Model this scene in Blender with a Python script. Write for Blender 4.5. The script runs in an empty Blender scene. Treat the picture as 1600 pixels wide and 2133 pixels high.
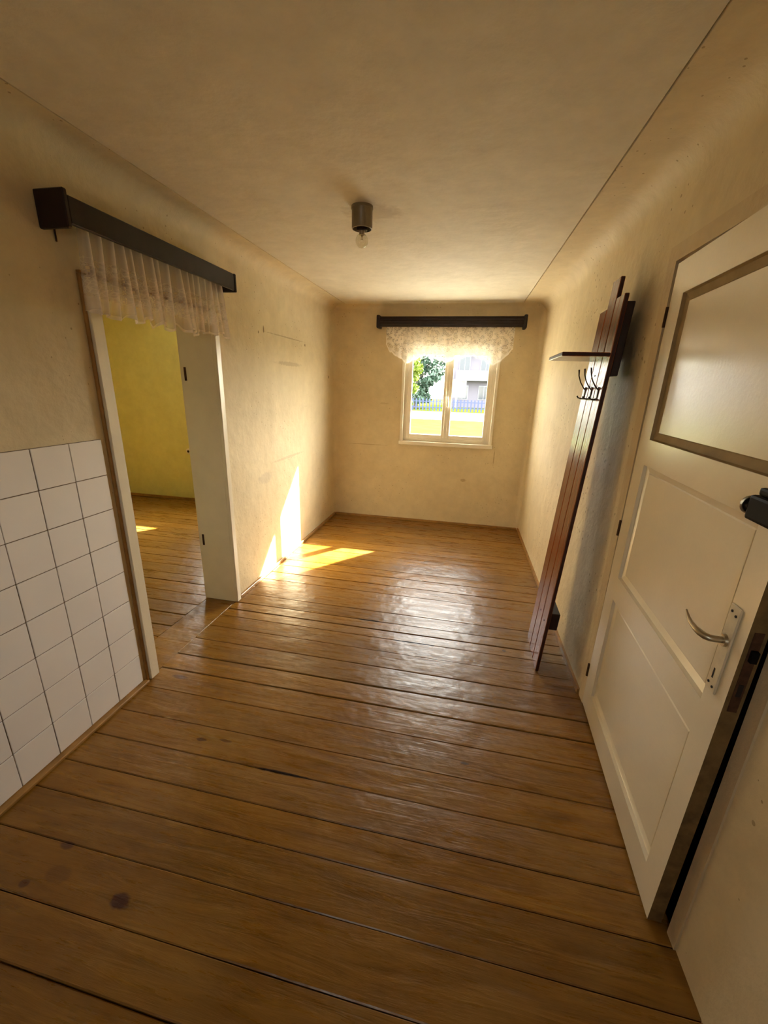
import bpy, bmesh, math, random
from mathutils import Vector, Matrix, noise
random.seed(7)
sc = bpy.context.scene
C = sc.collection

# ------------------------------------------------------------------ camera
cam_d = bpy.data.cameras.new('camera'); cam = bpy.data.objects.new('camera', cam_d); C.objects.link(cam)
FWD = Vector((-0.188753, 0.933634, -0.304466)); RGT = Vector((0.977923, 0.20701, 0.02853)); UPV = Vector((-0.089664, 0.292359, 0.952096))
M = Matrix.Identity(4)
for i in range(3):
    M[i][0] = RGT[i]; M[i][1] = UPV[i]; M[i][2] = -FWD[i]
M.translation = Vector((1.56904, 0.0, 1.522177))
cam.matrix_world = M
cam_d.sensor_fit = 'HORIZONTAL'; cam_d.sensor_width = 36.0
cam_d.lens = 36.0 * 866.844 / 1600.0
cam_d.shift_x = 2.593 / 1600.0; cam_d.shift_y = 15.198 / 1600.0
cam_d.clip_start = 0.01; cam_d.clip_end = 500
sc.camera = cam

# ------------------------------------------------------------------ world, sun, exposure
SUN_TRAVEL = Vector((-1.0, -1.26, -1.142)).normalized()
world = bpy.data.worlds.new('world'); sc.world = world; world.use_nodes = True
wn = world.node_tree; wn.nodes.clear()
w_out = wn.nodes.new('ShaderNodeOutputWorld'); w_bg = wn.nodes.new('ShaderNodeBackground')
w_sky = wn.nodes.new('ShaderNodeTexSky'); w_sky.sky_type = 'NISHITA'; w_sky.sun_disc = False
w_sky.sun_elevation = math.asin(-SUN_TRAVEL.z)
w_sky.sun_rotation = math.atan2(-SUN_TRAVEL.x, -SUN_TRAVEL.y)
w_sky.dust_density = 3.0; w_sky.ozone_density = 1.0
w_mix = wn.nodes.new('ShaderNodeMixRGB'); w_mix.blend_type = 'MULTIPLY'; w_mix.inputs[0].default_value = 1.0
w_mix.inputs[2].default_value = (1.0, 0.955, 0.85, 1)
w_hs = wn.nodes.new('ShaderNodeHueSaturation'); w_hs.inputs['Saturation'].default_value = 0.45
wn.links.new(w_sky.outputs[0], w_hs.inputs['Color']); wn.links.new(w_hs.outputs[0], w_mix.inputs[1])
w_haze = wn.nodes.new('ShaderNodeMixRGB'); w_haze.inputs[0].default_value = 0.55; w_haze.inputs[2].default_value = (3.3, 3.15, 2.85, 1)   # thin even cloud
wn.links.new(w_mix.outputs[0], w_haze.inputs[1]); wn.links.new(w_haze.outputs[0], w_bg.inputs[0]); w_bg.inputs[1].default_value = 1.35
wn.links.new(w_bg.outputs[0], w_out.inputs[0])

sun_d = bpy.data.lights.new('sun', 'SUN'); sun = bpy.data.objects.new('sun', sun_d); C.objects.link(sun)
sun_d.energy = 24.0; sun_d.angle = math.radians(0.8); sun_d.color = (1.0, 0.93, 0.80)
sun.rotation_euler = SUN_TRAVEL.to_track_quat('-Z', 'Y').to_euler(); sun.location = (6, 9, 8)

def portal(name, loc, sx, sz, rz):
    d = bpy.data.lights.new(name, 'AREA'); o = bpy.data.objects.new(name, d); C.objects.link(o)
    d.shape = 'RECTANGLE'; d.size = sx; d.size_y = sz; d.cycles.is_portal = True
    o.location = loc; o.rotation_euler = (math.radians(90), 0, rz)   # emits along -Z local
    return o
portal('window_portal', (1.29, 4.93, 1.45), 0.96, 1.0, math.pi)
portal('side_window_portal', (-1.235, 4.93, 1.45), 1.25, 1.0, math.pi)
portal('added_fill_portal', (1.15, -1.83, 1.525), 0.52, 0.57, 0)  # sky portal for the added window behind the camera

vs = sc.view_settings
vs.view_transform = 'Standard'; vs.look = 'None'; vs.gamma = 1.0; vs.use_curve_mapping = False
sc.display_settings.display_device = 'sRGB'
vs.exposure = 2.42
cy = sc.cycles
cy.max_bounces = 14; cy.diffuse_bounces = 10; cy.glossy_bounces = 4; cy.transparent_max_bounces = 24
cy.transmission_bounces = 6; cy.sample_clamp_indirect = 8.0; cy.caustics_reflective = False; cy.caustics_refractive = False

# ------------------------------------------------------------------ constants
L = 4.734; H = 2.339; KR = -0.107886 / 4.7
GL = 0.1456; GR = 0.2327
REAR = -1.6
def XR(y): return 2.3 + KR * y           # the right wall is not quite parallel to the left one

# ------------------------------------------------------------------ material helpers
def new_mat(name):
    m = bpy.data.materials.new(name); m.use_nodes = True
    nt = m.node_tree; nt.nodes.clear()
    out = nt.nodes.new('ShaderNodeOutputMaterial'); b = nt.nodes.new('ShaderNodeBsdfPrincipled')
    nt.links.new(b.outputs[0], out.inputs[0]); return m, nt, b, out
def N(nt, t, **kw):
    n = nt.nodes.new(t)
    for k, v in kw.items(): setattr(n, k, v)
    return n
def lk(nt, a, b): nt.links.new(a, b)
def pos(nt, scale=(1, 1, 1)):
    g = N(nt, 'ShaderNodeNewGeometry'); v = N(nt, 'ShaderNodeVectorMath', operation='MULTIPLY'); v.inputs[1].default_value = scale
    lk(nt, g.outputs['Position'], v.inputs[0]); return v.outputs[0]
def nz(nt, vec, scale, detail=4, rough=0.55, dist=0.0):
    n = N(nt, 'ShaderNodeTexNoise'); n.inputs['Scale'].default_value = scale; n.inputs['Detail'].default_value = detail
    n.inputs['Roughness'].default_value = rough; n.inputs['Distortion'].default_value = dist
    if vec is not None: lk(nt, vec, n.inputs['Vector'])
    return n.outputs['Fac']
def ramp(nt, fac, stops, interp='LINEAR'):
    r = N(nt, 'ShaderNodeValToRGB'); cr = r.color_ramp; cr.interpolation = interp
    while len(cr.elements) < len(stops): cr.elements.new(0.5)
    for e, (p, c) in zip(cr.elements, stops):
        e.position = p; e.color = (c[0], c[1], c[2], 1) if not isinstance(c, (int, float)) else (c, c, c, 1)
    lk(nt, fac, r.inputs[0]); return r.outputs[0]
def mix(nt, fac, a, b, blend='MIX'):
    m = N(nt, 'ShaderNodeMixRGB', blend_type=blend)
    for i, x in ((0, fac), (1, a), (2, b)):
        if isinstance(x, (int, float)): m.inputs[i].default_value = x if i == 0 else (x, x, x, 1)
        elif isinstance(x, tuple): m.inputs[i].default_value = (x[0], x[1], x[2], 1)
        else: lk(nt, x, m.inputs[i])
    return m.outputs[0]
def mth(nt, op, a, b=None, c=None):
    m = N(nt, 'ShaderNodeMath', operation=op)
    for i, x in enumerate((a, b, c)):
        if x is None: continue
        if isinstance(x, (int, float)): m.inputs[i].default_value = x
        else: lk(nt, x, m.inputs[i])
    return m.outputs[0]
def bump(nt, b, h, strength=0.3, dist=0.01):
    n = N(nt, 'ShaderNodeBump'); n.inputs['Strength'].default_value = strength; n.inputs['Distance'].default_value = dist
    lk(nt, h, n.inputs['Height']); lk(nt, n.outputs[0], b.inputs['Normal'])
def simple(name, col, rough=0.5, metal=0.0, var=0.08, vscale=20, bump_s=0.0, bump_scale=120, spec=0.5):
    m, nt, b, o = new_mat(name); p = pos(nt)
    f = nz(nt, p, vscale)
    dark = tuple(c * (1 - var) for c in col); lite = tuple(min(1, c * (1 + var)) for c in col)
    lk(nt, ramp(nt, f, [(0.3, dark), (0.7, lite)]), b.inputs['Base Color'])
    b.inputs['Roughness'].default_value = rough; b.inputs['Metallic'].default_value = metal
    b.inputs['Specular IOR Level'].default_value = spec
    if bump_s: bump(nt, b, nz(nt, p, bump_scale, 3), bump_s, 0.002)
    return m

def spots(nt, base, marks, softness=0.4, warp=0.5):
    """dark marks with a place and size of their own: (x, y, z, radius x, radius y, radius z, colour, amount)"""
    g = N(nt, 'ShaderNodeNewGeometry')
    nv = N(nt, 'ShaderNodeTexNoise'); nv.inputs['Scale'].default_value = 30; nv.inputs['Detail'].default_value = 3
    lk(nt, g.outputs['Position'], nv.inputs['Vector'])
    for (x, y, z, rx, ry, rz, col, amt) in marks:
        s = N(nt, 'ShaderNodeVectorMath', operation='SUBTRACT'); s.inputs[1].default_value = (x, y, z); lk(nt, g.outputs['Position'], s.inputs[0])
        d = N(nt, 'ShaderNodeVectorMath', operation='MULTIPLY'); d.inputs[1].default_value = (1 / rx, 1 / ry, 1 / rz); lk(nt, s.outputs[0], d.inputs[0])
        l = N(nt, 'ShaderNodeVectorMath', operation='LENGTH'); lk(nt, d.outputs[0], l.inputs[0])
        v = mth(nt, 'ADD', l.outputs['Value'], mth(nt, 'MULTIPLY', mth(nt, 'SUBTRACT', nv.outputs['Fac'], 0.5), warp * 2))
        mr = N(nt, 'ShaderNodeMapRange'); mr.inputs['From Min'].default_value = 1.0; mr.inputs['From Max'].default_value = 1 - softness
        mr.inputs['To Min'].default_value = 0; mr.inputs['To Max'].default_value = amt; lk(nt, v, mr.inputs['Value'])
        base = mix(nt, mr.outputs[0], base, col)
    return base

def plaster(name, c1, c2, speck=0.5, rough=0.6, marks=(), relief=0.25, spec=0.35):
    m, nt, b, o = new_mat(name); p = pos(nt)
    big = nz(nt, p, 1.3, 5, 0.6, 0.4)
    col = ramp(nt, big, [(0.3, c1), (0.7, c2)])
    mid = nz(nt, p, 9, 6, 0.65)
    col = mix(nt, ramp(nt, mid, [(0.35, 0.0), (0.75, 0.30)]), col, tuple(c * 0.62 for c in c1))
    # little chips and fly specks
    vor = N(nt, 'ShaderNodeTexVoronoi'); vor.inputs['Scale'].default_value = 26; lk(nt, p, vor.inputs['Vector'])
    clump = nz(nt, p, 2.2, 3)
    thr = mth(nt, 'MULTIPLY', ramp(nt, clump, [(0.40, 0.0), (0.60, 1.0)]), 0.15 * speck)
    sp = mth(nt, 'LESS_THAN', vor.outputs['Distance'], thr)
    col = mix(nt, mth(nt, 'MULTIPLY', sp, 0.6), col, (0.20, 0.13, 0.06))
    if marks: col = spots(nt, col, marks)
    lk(nt, col, b.inputs['Base Color'])
    b.inputs['Roughness'].default_value = rough; b.inputs['Specular IOR Level'].default_value = spec
    fine = nz(nt, p, 60, 4, 0.6)
    h = mth(nt, 'ADD', mth(nt, 'MULTIPLY', nz(nt, p, 4.5, 3), 3.0), mth(nt, 'MULTIPLY', fine, 0.35))
    bump(nt, b, h, relief, 0.02)
    return m

DK = (0.16, 0.10, 0.05); RB = (0.055, 0.014, 0.007)
M_wall = plaster('wall_paint_cream', (0.62, 0.515, 0.335), (0.70, 0.595, 0.395), speck=0.75, rough=0.62, spec=0.15, marks=[
    (0, 3.50, 1.885, .06, .42, .006, (.30, .22, .13), .55), (0, 3.10, 1.90, .05, .012, .03, DK, .8), (0, 3.90, 1.86, .05, .015, .015, DK, .8),
    (0, 3.02, 1.87, .05, .01, .012, DK, .8), (0, 3.55, 1.68, .06, .30, .02, (.36, .28, .18), .5), (0, 4.55, 1.60, .05, .02, .02, DK, .6),
    (0, 3.45, 0.90, .05, .36, .014, (.40, .32, .22), .45), (0, 3.0, 0.80, .05, .14, .05, (.42, .35, .27), .4),
    (0.587, L, 1.34, .06, .06, .012, (.45, .34, .2), .4), (0.40, L, 0.875, .28, .06, .006, (.36, .25, .13), .5),
    (1.84, L, 0.80, .008, .06, .10, (.36, .25, .13), .6), (1.53, L, 0.53, .04, .06, .02, (.36, .25, .13), .6)])
M_wall_r = plaster('wall_paint_cream_specked', (0.62, 0.515, 0.335), (0.70, 0.595, 0.395), speck=1.2, rough=0.55, spec=0.2)
M_ceil = plaster('ceiling_distemper', (0.635, 0.575, 0.45), (0.70, 0.64, 0.51), speck=0.12, rough=0.75, relief=0.18,
                 marks=[(0.99, 2.36, H, .17, .12, .05, (.36, .28, .18), .45)])
M_yellow = plaster('side_room_yellow_paint', (0.64, 0.61, 0.25), (0.70, 0.67, 0.30), speck=0.1, rough=0.6, relief=0.15)
M_seam = simple('dark_gap', (0.05, 0.018, 0.006), 0.9, spec=0.1)

def wood_floor():
    m, nt, b, o = new_mat('worn_brown_floor_paint')
    p = pos(nt, (1.6, 16, 16)); p1 = pos(nt)
    oi = N(nt, 'ShaderNodeObjectInfo')
    off = N(nt, 'ShaderNodeVectorMath', operation='ADD'); rv = N(nt, 'ShaderNodeCombineXYZ')
    lk(nt, mth(nt, 'MULTIPLY', oi.outputs['Random'], 37.0), rv.inputs[0]); lk(nt, mth(nt, 'MULTIPLY', oi.outputs['Random'], 11.0), rv.inputs[2])
    lk(nt, p, off.inputs[0]); lk(nt, rv.outputs[0], off.inputs[1])
    g1 = nz(nt, off.outputs[0], 1.6, 6, 0.65, 0.6)
    col = ramp(nt, g1, [(0.25, (0.13, 0.052, 0.004)), (0.5, (0.205, 0.090, 0.008)), (0.72, (0.275, 0.130, 0.015))])
    # dulled traffic path and blotches
    blot = nz(nt, p1, 2.4, 5, 0.6)
    col = mix(nt, ramp(nt, blot, [(0.42, 0.0), (0.7, 0.35)]), col, (0.30, 0.18, 0.055))
    hv = N(nt, 'ShaderNodeHueSaturation'); lk(nt, col, hv.inputs['Color'])
    lk(nt, mth(nt, 'ADD', mth(nt, 'MULTIPLY', oi.outputs['Random'], 0.28), 0.86), hv.inputs['Value'])
    col = hv.outputs[0]
    dents = nz(nt, pos(nt, (7, 30, 30)), 2.3, 5, 0.7)
    col = mix(nt, ramp(nt, dents, [(0.66, 0.0), (0.74, 0.75)]), col, (0.12, 0.045, 0.012))
    col = spots(nt, col, [(0.648, 0.68, 0, .035, .025, .05, RB, .95), (0.347, 0.779, 0, .03, .015, .05, RB, .8), (0.321, 0.655, 0, .018, .014, .05, RB, .7),
        (0.40, 0.70, 0, .05, .03, .05, RB, .35), (1.669, 1.426, 0, .022, .008, .05, (.05, .02, .01), .95), (0.517, 1.278, 0, .028, .010, .05, RB, .8),
        (0.624, 1.296, 0, .035, .008, .05, RB, .7), (0.288, 1.353, 0, .03, .008, .05, (.45, .32, .14), .6), (1.887, 2.302, 0, .014, .012, .05, (.04, .02, .01), .9),
        (1.34, 2.244, 0, .16, .010, .05, (.03, .012, .005), 1), (1.01, 2.432, 0, .12, .009, .05, (.03, .012, .005), 1),
        (0.93, 1.205, 0, .14, .009, .05, (.04, .015, .006), 1), (0.45, 1.78, 0, .2, .02, .05, (.16, .08, .03), .6), (0.15, 1.62, 0, .05, .015, .05, RB, .7)], 0.3, 0.4)
    lk(nt, col, b.inputs['Base Color'])
    r = ramp(nt, nz(nt, off.outputs[0], 2.4, 5, 0.7), [(0.3, 0.21), (0.7, 0.42)])
    lk(nt, r, b.inputs['Roughness']); b.inputs['Specular IOR Level'].default_value = 0.5
    h = mth(nt, 'ADD', mth(nt, 'MULTIPLY', g1, 0.9), mth(nt, 'ADD', mth(nt, 'MULTIPLY', nz(nt, p1, 9, 2), 2.2), mth(nt, 'MULTIPLY', nz(nt, pos(nt, (6, 60, 60)), 2.0, 2), 0.15)))
    bump(nt, b, h, 0.55, 0.005)
    return m
M_floor = wood_floor()
M_tile = simple('white_glazed_tile', (0.80, 0.77, 0.76), 0.2, 0, 0.03, 3)
M_grout = simple('brown_grout', (0.16, 0.11, 0.07), 0.9)
M_white = simple('cream_gloss_paint', (0.72, 0.65, 0.50), 0.33, 0, 0.05, 6, 0.25, 90)
M_door = simple('door_cream_gloss_paint', (0.74, 0.67, 0.52), 0.25, 0, 0.04, 3, 0.22, 75)
M_mould = simple('tan_moulding', (0.33, 0.25, 0.14), 0.8, 0, 0.15, 12, spec=0.1)
M_door.node_tree.nodes['Principled BSDF'].inputs['Coat Weight'].default_value = 0.7
M_door.node_tree.nodes['Principled BSDF'].inputs['Coat Roughness'].default_value = 0.3
M_edge = simple('bare_worn_door_edge', (0.15, 0.095, 0.038), 0.75, 0, 0.3, 30, 0.3, 60, spec=0.15)
M_frame_r = plaster('door_frame_paint', (0.56, 0.44, 0.27), (0.63, 0.51, 0.33), speck=0.3, rough=0.5)
M_base = simple('brown_baseboard_paint', (0.30, 0.155, 0.04), 0.4, 0, 0.25, 14)
M_darkwood = simple('dark_stained_wood', (0.014, 0.006, 0.006), 0.4, 0, 0.3, 20, spec=0.3)
M_metal = simple('aged_steel', (0.42, 0.36, 0.26), 0.35, 0.9, 0.15, 30)
M_black = simple('black_enamel', (0.006, 0.005, 0.005), 0.45, 0, 0.2, 30, spec=0.06)
M_rust = simple('rusty_iron', (0.06, 0.028, 0.014), 0.8, 0.0, 0.4, 60, spec=0.2)
M_plate = simple('overpainted_plate', (0.62, 0.54, 0.39), 0.5, 0, 0.1, 30)
M_hole = simple('dark_hole', (0.01, 0.006, 0.004), 0.9)
M_bronze = simple('blackened_bronze', (0.05, 0.035, 0.02), 0.35, 0.8, 0.2, 30)
M_plastic = simple('white_plastic', (0.75, 0.72, 0.62), 0.35)
M_bakelite = simple('aged_porcelain', (0.23, 0.19, 0.12), 0.35, 0, 0.1, 20)
M_win = simple('window_cream_paint', (0.78, 0.73, 0.62), 0.4, 0, 0.05, 8)
M_bounce = simple('pale_bounce_slab', (.37, .36, .32), .95, 0, .08, 3, spec=0.1)  # for the unseen slab that throws sunlight up into the room
M_facade = simple('white_outer_render', (0.80, 0.80, 0.78), 0.8, 0, 0.04, 5)
M_conc = simple('hidden_masonry', (0.4, 0.33, 0.24), 0.9)

def rack_wood():
    m, nt, b, o = new_mat('varnished_reddish_brown_wood'); p = pos(nt, (22, 22, 1.5))
    g = nz(nt, p, 2.2, 6, 0.65, 0.8)
    lk(nt, ramp(nt, g, [(0.3, (0.11, 0.030, 0.012)), (0.55, (0.20, 0.062, 0.024)), (0.75, (0.28, 0.095, 0.038))]), b.inputs['Base Color'])
    b.inputs['Roughness'].default_value = 0.24; bump(nt, b, g, 0.25, 0.003); return m
M_rack = rack_wood(); M_rackedge = simple('dark_rack_edge', (0.045, 0.014, 0.010), 0.45, 0, 0.3, 20, spec=0.3)

def thin_glass(name, tint=(0.96, 0.98, 0.98), rough=0.0, strong=1.0):
    m = bpy.data.materials.new(name); m.use_nodes = True; nt = m.node_tree; nt.nodes.clear()
    o = N(nt, 'ShaderNodeOutputMaterial'); t = N(nt, 'ShaderNodeBsdfTransparent'); g = N(nt, 'ShaderNodeBsdfGlossy')
    t.inputs[0].default_value = (*tint, 1); g.inputs['Roughness'].default_value = rough
    f = N(nt, 'ShaderNodeLayerWeight'); f.inputs[0].default_value = 0.5
    sch = mth(nt, 'ADD', 0.04, mth(nt, 'MULTIPLY', 0.9, mth(nt, 'POWER', f.outputs['Facing'], 5.0)))
    mx = N(nt, 'ShaderNodeMixShader'); lk(nt, mth(nt, 'MULTIPLY', sch, strong), mx.inputs[0])
    lk(nt, t.outputs[0], mx.inputs[1]); lk(nt, g.outputs[0], mx.inputs[2]); lk(nt, mx.outputs[0], o.inputs[0]); return m
M_glass = thin_glass('window_glass')
M_bulb = thin_glass('bulb_glass', (0.93, 0.92, 0.86), 0.03, 1.6)

def lace(name, kind):
    m = bpy.data.materials.new(name); m.use_nodes = True; nt = m.node_tree; nt.nodes.clear()
    o = N(nt, 'ShaderNodeOutputMaterial'); uv = N(nt, 'ShaderNodeUVMap')
    d = N(nt, 'ShaderNodeBsdfDiffuse'); tl = N(nt, 'ShaderNodeBsdfTranslucent'); tr = N(nt, 'ShaderNodeBsdfTransparent')
    col = (0.86, 0.79, 0.74, 1) if kind == 'sheer' else (0.90, 0.86, 0.79, 1)
    d.inputs[0].default_value = col; tl.inputs[0].default_value = col
    a = N(nt, 'ShaderNodeMixShader'); a.inputs[0].default_value = 0.35 if kind == 'sheer' else 0.26; lk(nt, d.outputs[0], a.inputs[1]); lk(nt, tl.outputs[0], a.inputs[2])
    fin = N(nt, 'ShaderNodeMixShader'); lk(nt, tr.outputs[0], fin.inputs[1]); lk(nt, a.outputs[0], fin.inputs[2]); lk(nt, fin.outputs[0], o.inputs[0])
    sx = N(nt, 'ShaderNodeSeparateXYZ'); lk(nt, uv.outputs[0], sx.inputs[0])
    if kind == 'sheer':
        # u along the cloth, v down: a plain hem, a woven flower band above it
        v = N(nt, 'ShaderNodeTexVoronoi', feature='DISTANCE_TO_EDGE'); v.inputs['Scale'].default_value = 75; lk(nt, uv.outputs[0], v.inputs['Vector'])
        net = mth(nt, 'LESS_THAN', v.outputs[0], 0.07)
        f = nz(nt, uv.outputs[0], 30, 3)
        motif = ramp(nt, f, [(0.50, 0.0), (0.56, 1.0)])
        band = mth(nt, 'MULTIPLY', mth(nt, 'GREATER_THAN', sx.outputs[1], 0.10), mth(nt, 'LESS_THAN', sx.outputs[1], 0.24))
        ga = N(nt, 'ShaderNodeAttribute'); ga.attribute_name = 'gather'
        al = mth(nt, 'ADD', 0.40, mth(nt, 'MULTIPLY', ga.outputs['Fac'], 0.55))
        al = mth(nt, 'ADD', al, mth(nt, 'MULTIPLY', mth(nt, 'MULTIPLY', net, band), 0.10))
        al = mth(nt, 'SUBTRACT', al, mth(nt, 'MULTIPLY', mth(nt, 'MULTIPLY', motif, band), 0.12))
        hem = mth(nt, 'LESS_THAN', sx.outputs[2], 0.012)
        al = mth(nt, 'ADD', al, mth(nt, 'MULTIPLY', hem, 0.3))
    else:
        v = N(nt, 'ShaderNodeTexVoronoi', feature='DISTANCE_TO_EDGE'); v.inputs['Scale'].default_value = 80; lk(nt, uv.outputs[0], v.inputs['Vector'])
        net = mth(nt, 'LESS_THAN', v.outputs[0], 0.11)
        f = nz(nt, uv.outputs[0], 26, 2, 0.5)
        motif = ramp(nt, f, [(0.47, 0.0), (0.52, 1.0)])
        al = mth(nt, 'MAXIMUM', mth(nt, 'MULTIPLY', net, 0.75), mth(nt, 'MULTIPLY', motif, 0.84))
        mr = N(nt, 'ShaderNodeMapRange'); mr.inputs['From Min'].default_value = 0.03; mr.inputs['From Max'].default_value = 0.17
        mr.inputs['To Min'].default_value = 0.16; mr.inputs['To Max'].default_value = 0.40; lk(nt, sx.outputs[2], mr.inputs['Value'])
        al = mth(nt, 'MAXIMUM', al, mr.outputs[0])
        hem = mth(nt, 'LESS_THAN', sx.outputs[2], 0.018)
        al = mth(nt, 'MAXIMUM', al, mth(nt, 'MULTIPLY', hem, 0.95))
    lk(nt, al, fin.inputs[0]); return m
M_sheer = lace('sheer_curtain_cloth', 'sheer'); M_lace = lace('patterned_lace_cloth', 'lace')

# ------------------------------------------------------------------ object helpers
ORG = {}
def bx(bm, a, b, bev=0.0):
    x0, y0, z0 = a; x1, y1, z1 = b
    vs_ = [bm.verts.new(p) for p in ((x0, y0, z0), (x1, y0, z0), (x1, y1, z0), (x0, y1, z0), (x0, y0, z1), (x1, y0, z1), (x1, y1, z1), (x0, y1, z1))]
    fs = [bm.faces.new([vs_[i] for i in f]) for f in ((3, 2, 1, 0), (4, 5, 6, 7), (0, 1, 5, 4), (1, 2, 6, 5), (2, 3, 7, 6), (3, 0, 4, 7))]
    if bev:
        es = set(e for f in fs for e in f.edges)
        bmesh.ops.bevel(bm, geom=list(es), offset=bev, segments=2 if bev > 0.004 else 1, affect='EDGES', profile=0.6)
def prism(bm, pts, axis, a, b):
    """closed outline pts (2D) extruded along axis from a to b"""
    def mk(p, t):
        return {'x': (t, p[0], p[1]), 'y': (p[0], t, p[1]), 'z': (p[0], p[1], t)}[axis]
    A = [bm.verts.new(mk(p, a)) for p in pts]; B = [bm.verts.new(mk(p, b)) for p in pts]
    bm.faces.new(A[::-1]); bm.faces.new(B)
    n = len(pts)
    for i in range(n): bm.faces.new((A[i], A[(i + 1) % n], B[(i + 1) % n], B[i]))
def tube(bm, pts, rad, n=10, cap=True):
    pts = [Vector(p) for p in pts]; rings = []
    rs = rad if isinstance(rad, (list, tuple)) else [rad] * len(pts)
    prev = None
    for i, p in enumerate(pts):
        d = (pts[min(i + 1, len(pts) - 1)] - pts[max(i - 1, 0)]).normalized()
        ref = Vector((0, 0, 1)) if abs(d.z) < 0.9 else Vector((1, 0, 0))
        if prev is not None: u = (prev - d * prev.dot(d)).normalized()
        else: u = d.cross(ref).normalized()
        w = d.cross(u); prev = u
        rings.append([bm.verts.new(p + (u * math.cos(2 * math.pi * k / n) + w * math.sin(2 * math.pi * k / n)) * rs[i]) for k in range(n)])
    for a, b in zip(rings, rings[1:]):
        for k in range(n): bm.faces.new((a[k], a[(k + 1) % n], b[(k + 1) % n], b[k]))
    if cap: bm.faces.new(rings[0][::-1]); bm.faces.new(rings[-1])
def lathe(bm, c, prof, n=28, axis='z'):
    rings = []
    for r, t in prof:
        ring = []
        for k in range(n):
            a = 2 * math.pi * k / n; ca, sa = r * math.cos(a), r * math.sin(a)
            q = {'z': (ca, sa, t), 'y': (ca, t, sa), 'x': (t, ca, sa)}[axis]
            ring.append(bm.verts.new((c[0] + q[0], c[1] + q[1], c[2] + q[2])))
        rings.append(ring)
    for a, b in zip(rings, rings[1:]):
        for k in range(n): bm.faces.new((a[k], a[(k + 1) % n], b[(k + 1) % n], b[k]))
    if prof[0][0] > 1e-4: bm.faces.new(rings[0][::-1])
    if prof[-1][0] > 1e-4: bm.faces.new(rings[-1])
def empty(name, loc, label=None, cat=None, group=None, kind=None, parent=None):
    o = bpy.data.objects.new(name, None); C.objects.link(o); o.empty_display_size = 0.05
    loc = Vector(loc); ORG[o.name] = loc
    if parent: o.parent = parent; o.location = loc - ORG[parent.name]
    else: o.location = loc
    return tag(o, label, cat, group, kind)
def tag(o, label=None, cat=None, group=None, kind=None):
    if label: o['label'] = label
    if cat: o['category'] = cat
    if group: o['group'] = group
    if kind: o['kind'] = kind
    return o
def obj(name, bm, mat, parent=None, smooth=False, origin=None):
    """one mesh object; vertices are given in world space"""
    org = Vector(origin) if origin is not None else (ORG[parent.name] if parent else Vector((0, 0, 0)))
    bmesh.ops.recalc_face_normals(bm, faces=bm.faces)
    for v in bm.verts: v.co -= org
    me = bpy.data.meshes.new(name); bm.to_mesh(me); bm.free()
    for m in (mat if isinstance(mat, (list, tuple)) else [mat]): me.materials.append(m)
    if smooth:
        me.polygons.foreach_set('use_smooth', [True] * len(me.polygons))
        try: me.set_sharp_from_angle(angle=math.radians(38))
        except Exception: pass
    o = bpy.data.objects.new(name, me); C.objects.link(o); ORG[o.name] = org
    if parent: o.parent = parent; o.location = org - ORG[parent.name]
    else: o.location = org
    return o
def B(): return bmesh.new()
def box_obj(name, a, b, mat, parent=None, bev=0.0):
    bm = B(); bx(bm, a, b, bev); return obj(name, bm, mat, parent)
def struct(o): o['kind'] = 'structure'; return o

# ------------------------------------------------------------------ SHELL
T = 0.2246
# left wall, opening y 1.625..2.43, z 0..1.84
bm = B()
bx(bm, (-T, REAR, -0.1), (0, 1.60, H + .1)); bx(bm, (-T, 2.452, -0.1), (0, L, H + .1)); bx(bm, (-T, 1.60, 1.86), (0, 2.452, H + .1))
wall_left = struct(obj('wall_left', bm, M_wall))
# right wall follows x = XR(y); opening for the door y .985..1.945, z 0..1.995
def rwall(bm, y0, y1, z0, z1, t=0.22):
    pts = [(XR(y0), y0), (XR(y0) + t, y0), (XR(y1) + t, y1), (XR(y1), y1)]
    prism(bm, pts, 'z', z0, z1)
bm = B(); rwall(bm, REAR, 0.93, -0.1, H + .1); rwall(bm, 2.0, L, -0.1, H + .1); rwall(bm, 0.93, 2.0, 2.05, H + .1)
wall_right = struct(obj('wall_right', bm, M_wall_r))
# far wall with window opening
WX0, WX1, WZ0, WZ1 = 0.81, 1.77, 0.94, 1.93
TF = 0.19
def facade(x0, x1, wx0, wx1, name, mat):
    bm = B()
    bx(bm, (x0, L, -0.1), (wx0, L + TF, H + .1)); bx(bm, (wx1, L, -0.1), (x1, L + TF, H + .1))
    bx(bm, (wx0, L, -0.1), (wx1, L + TF, WZ0)); bx(bm, (wx0, L, WZ1), (wx1, L + TF, H + .1))
    o = struct(obj(name, bm, [mat, M_facade]))
    for p in o.data.polygons:
        c = p.center; n = p.normal
        if n.y > 0.5: p.material_index = 1
        # outer part of the reveals is rendered white like the facade
    return o
facade(-T / 2, 2.6, WX0, WX1, 'wall_far', M_wall)
RW0, RW1, RZ0, RZ1 = 0.90, 1.40, 1.25, 1.80  # hole for the added, unseen fill window
bm = B(); bx(bm, (-T, REAR - .2, -.1), (RW0, REAR, H + .1)); bx(bm, (RW1, REAR - .2, -.1), (XR(REAR) + .22, REAR, H + .1))
bx(bm, (RW0, REAR - .2, -.1), (RW1, REAR, RZ0)); bx(bm, (RW0, REAR - .2, RZ1), (RW1, REAR, H + .1))
struct(obj('wall_rear', bm, M_wall))

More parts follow.
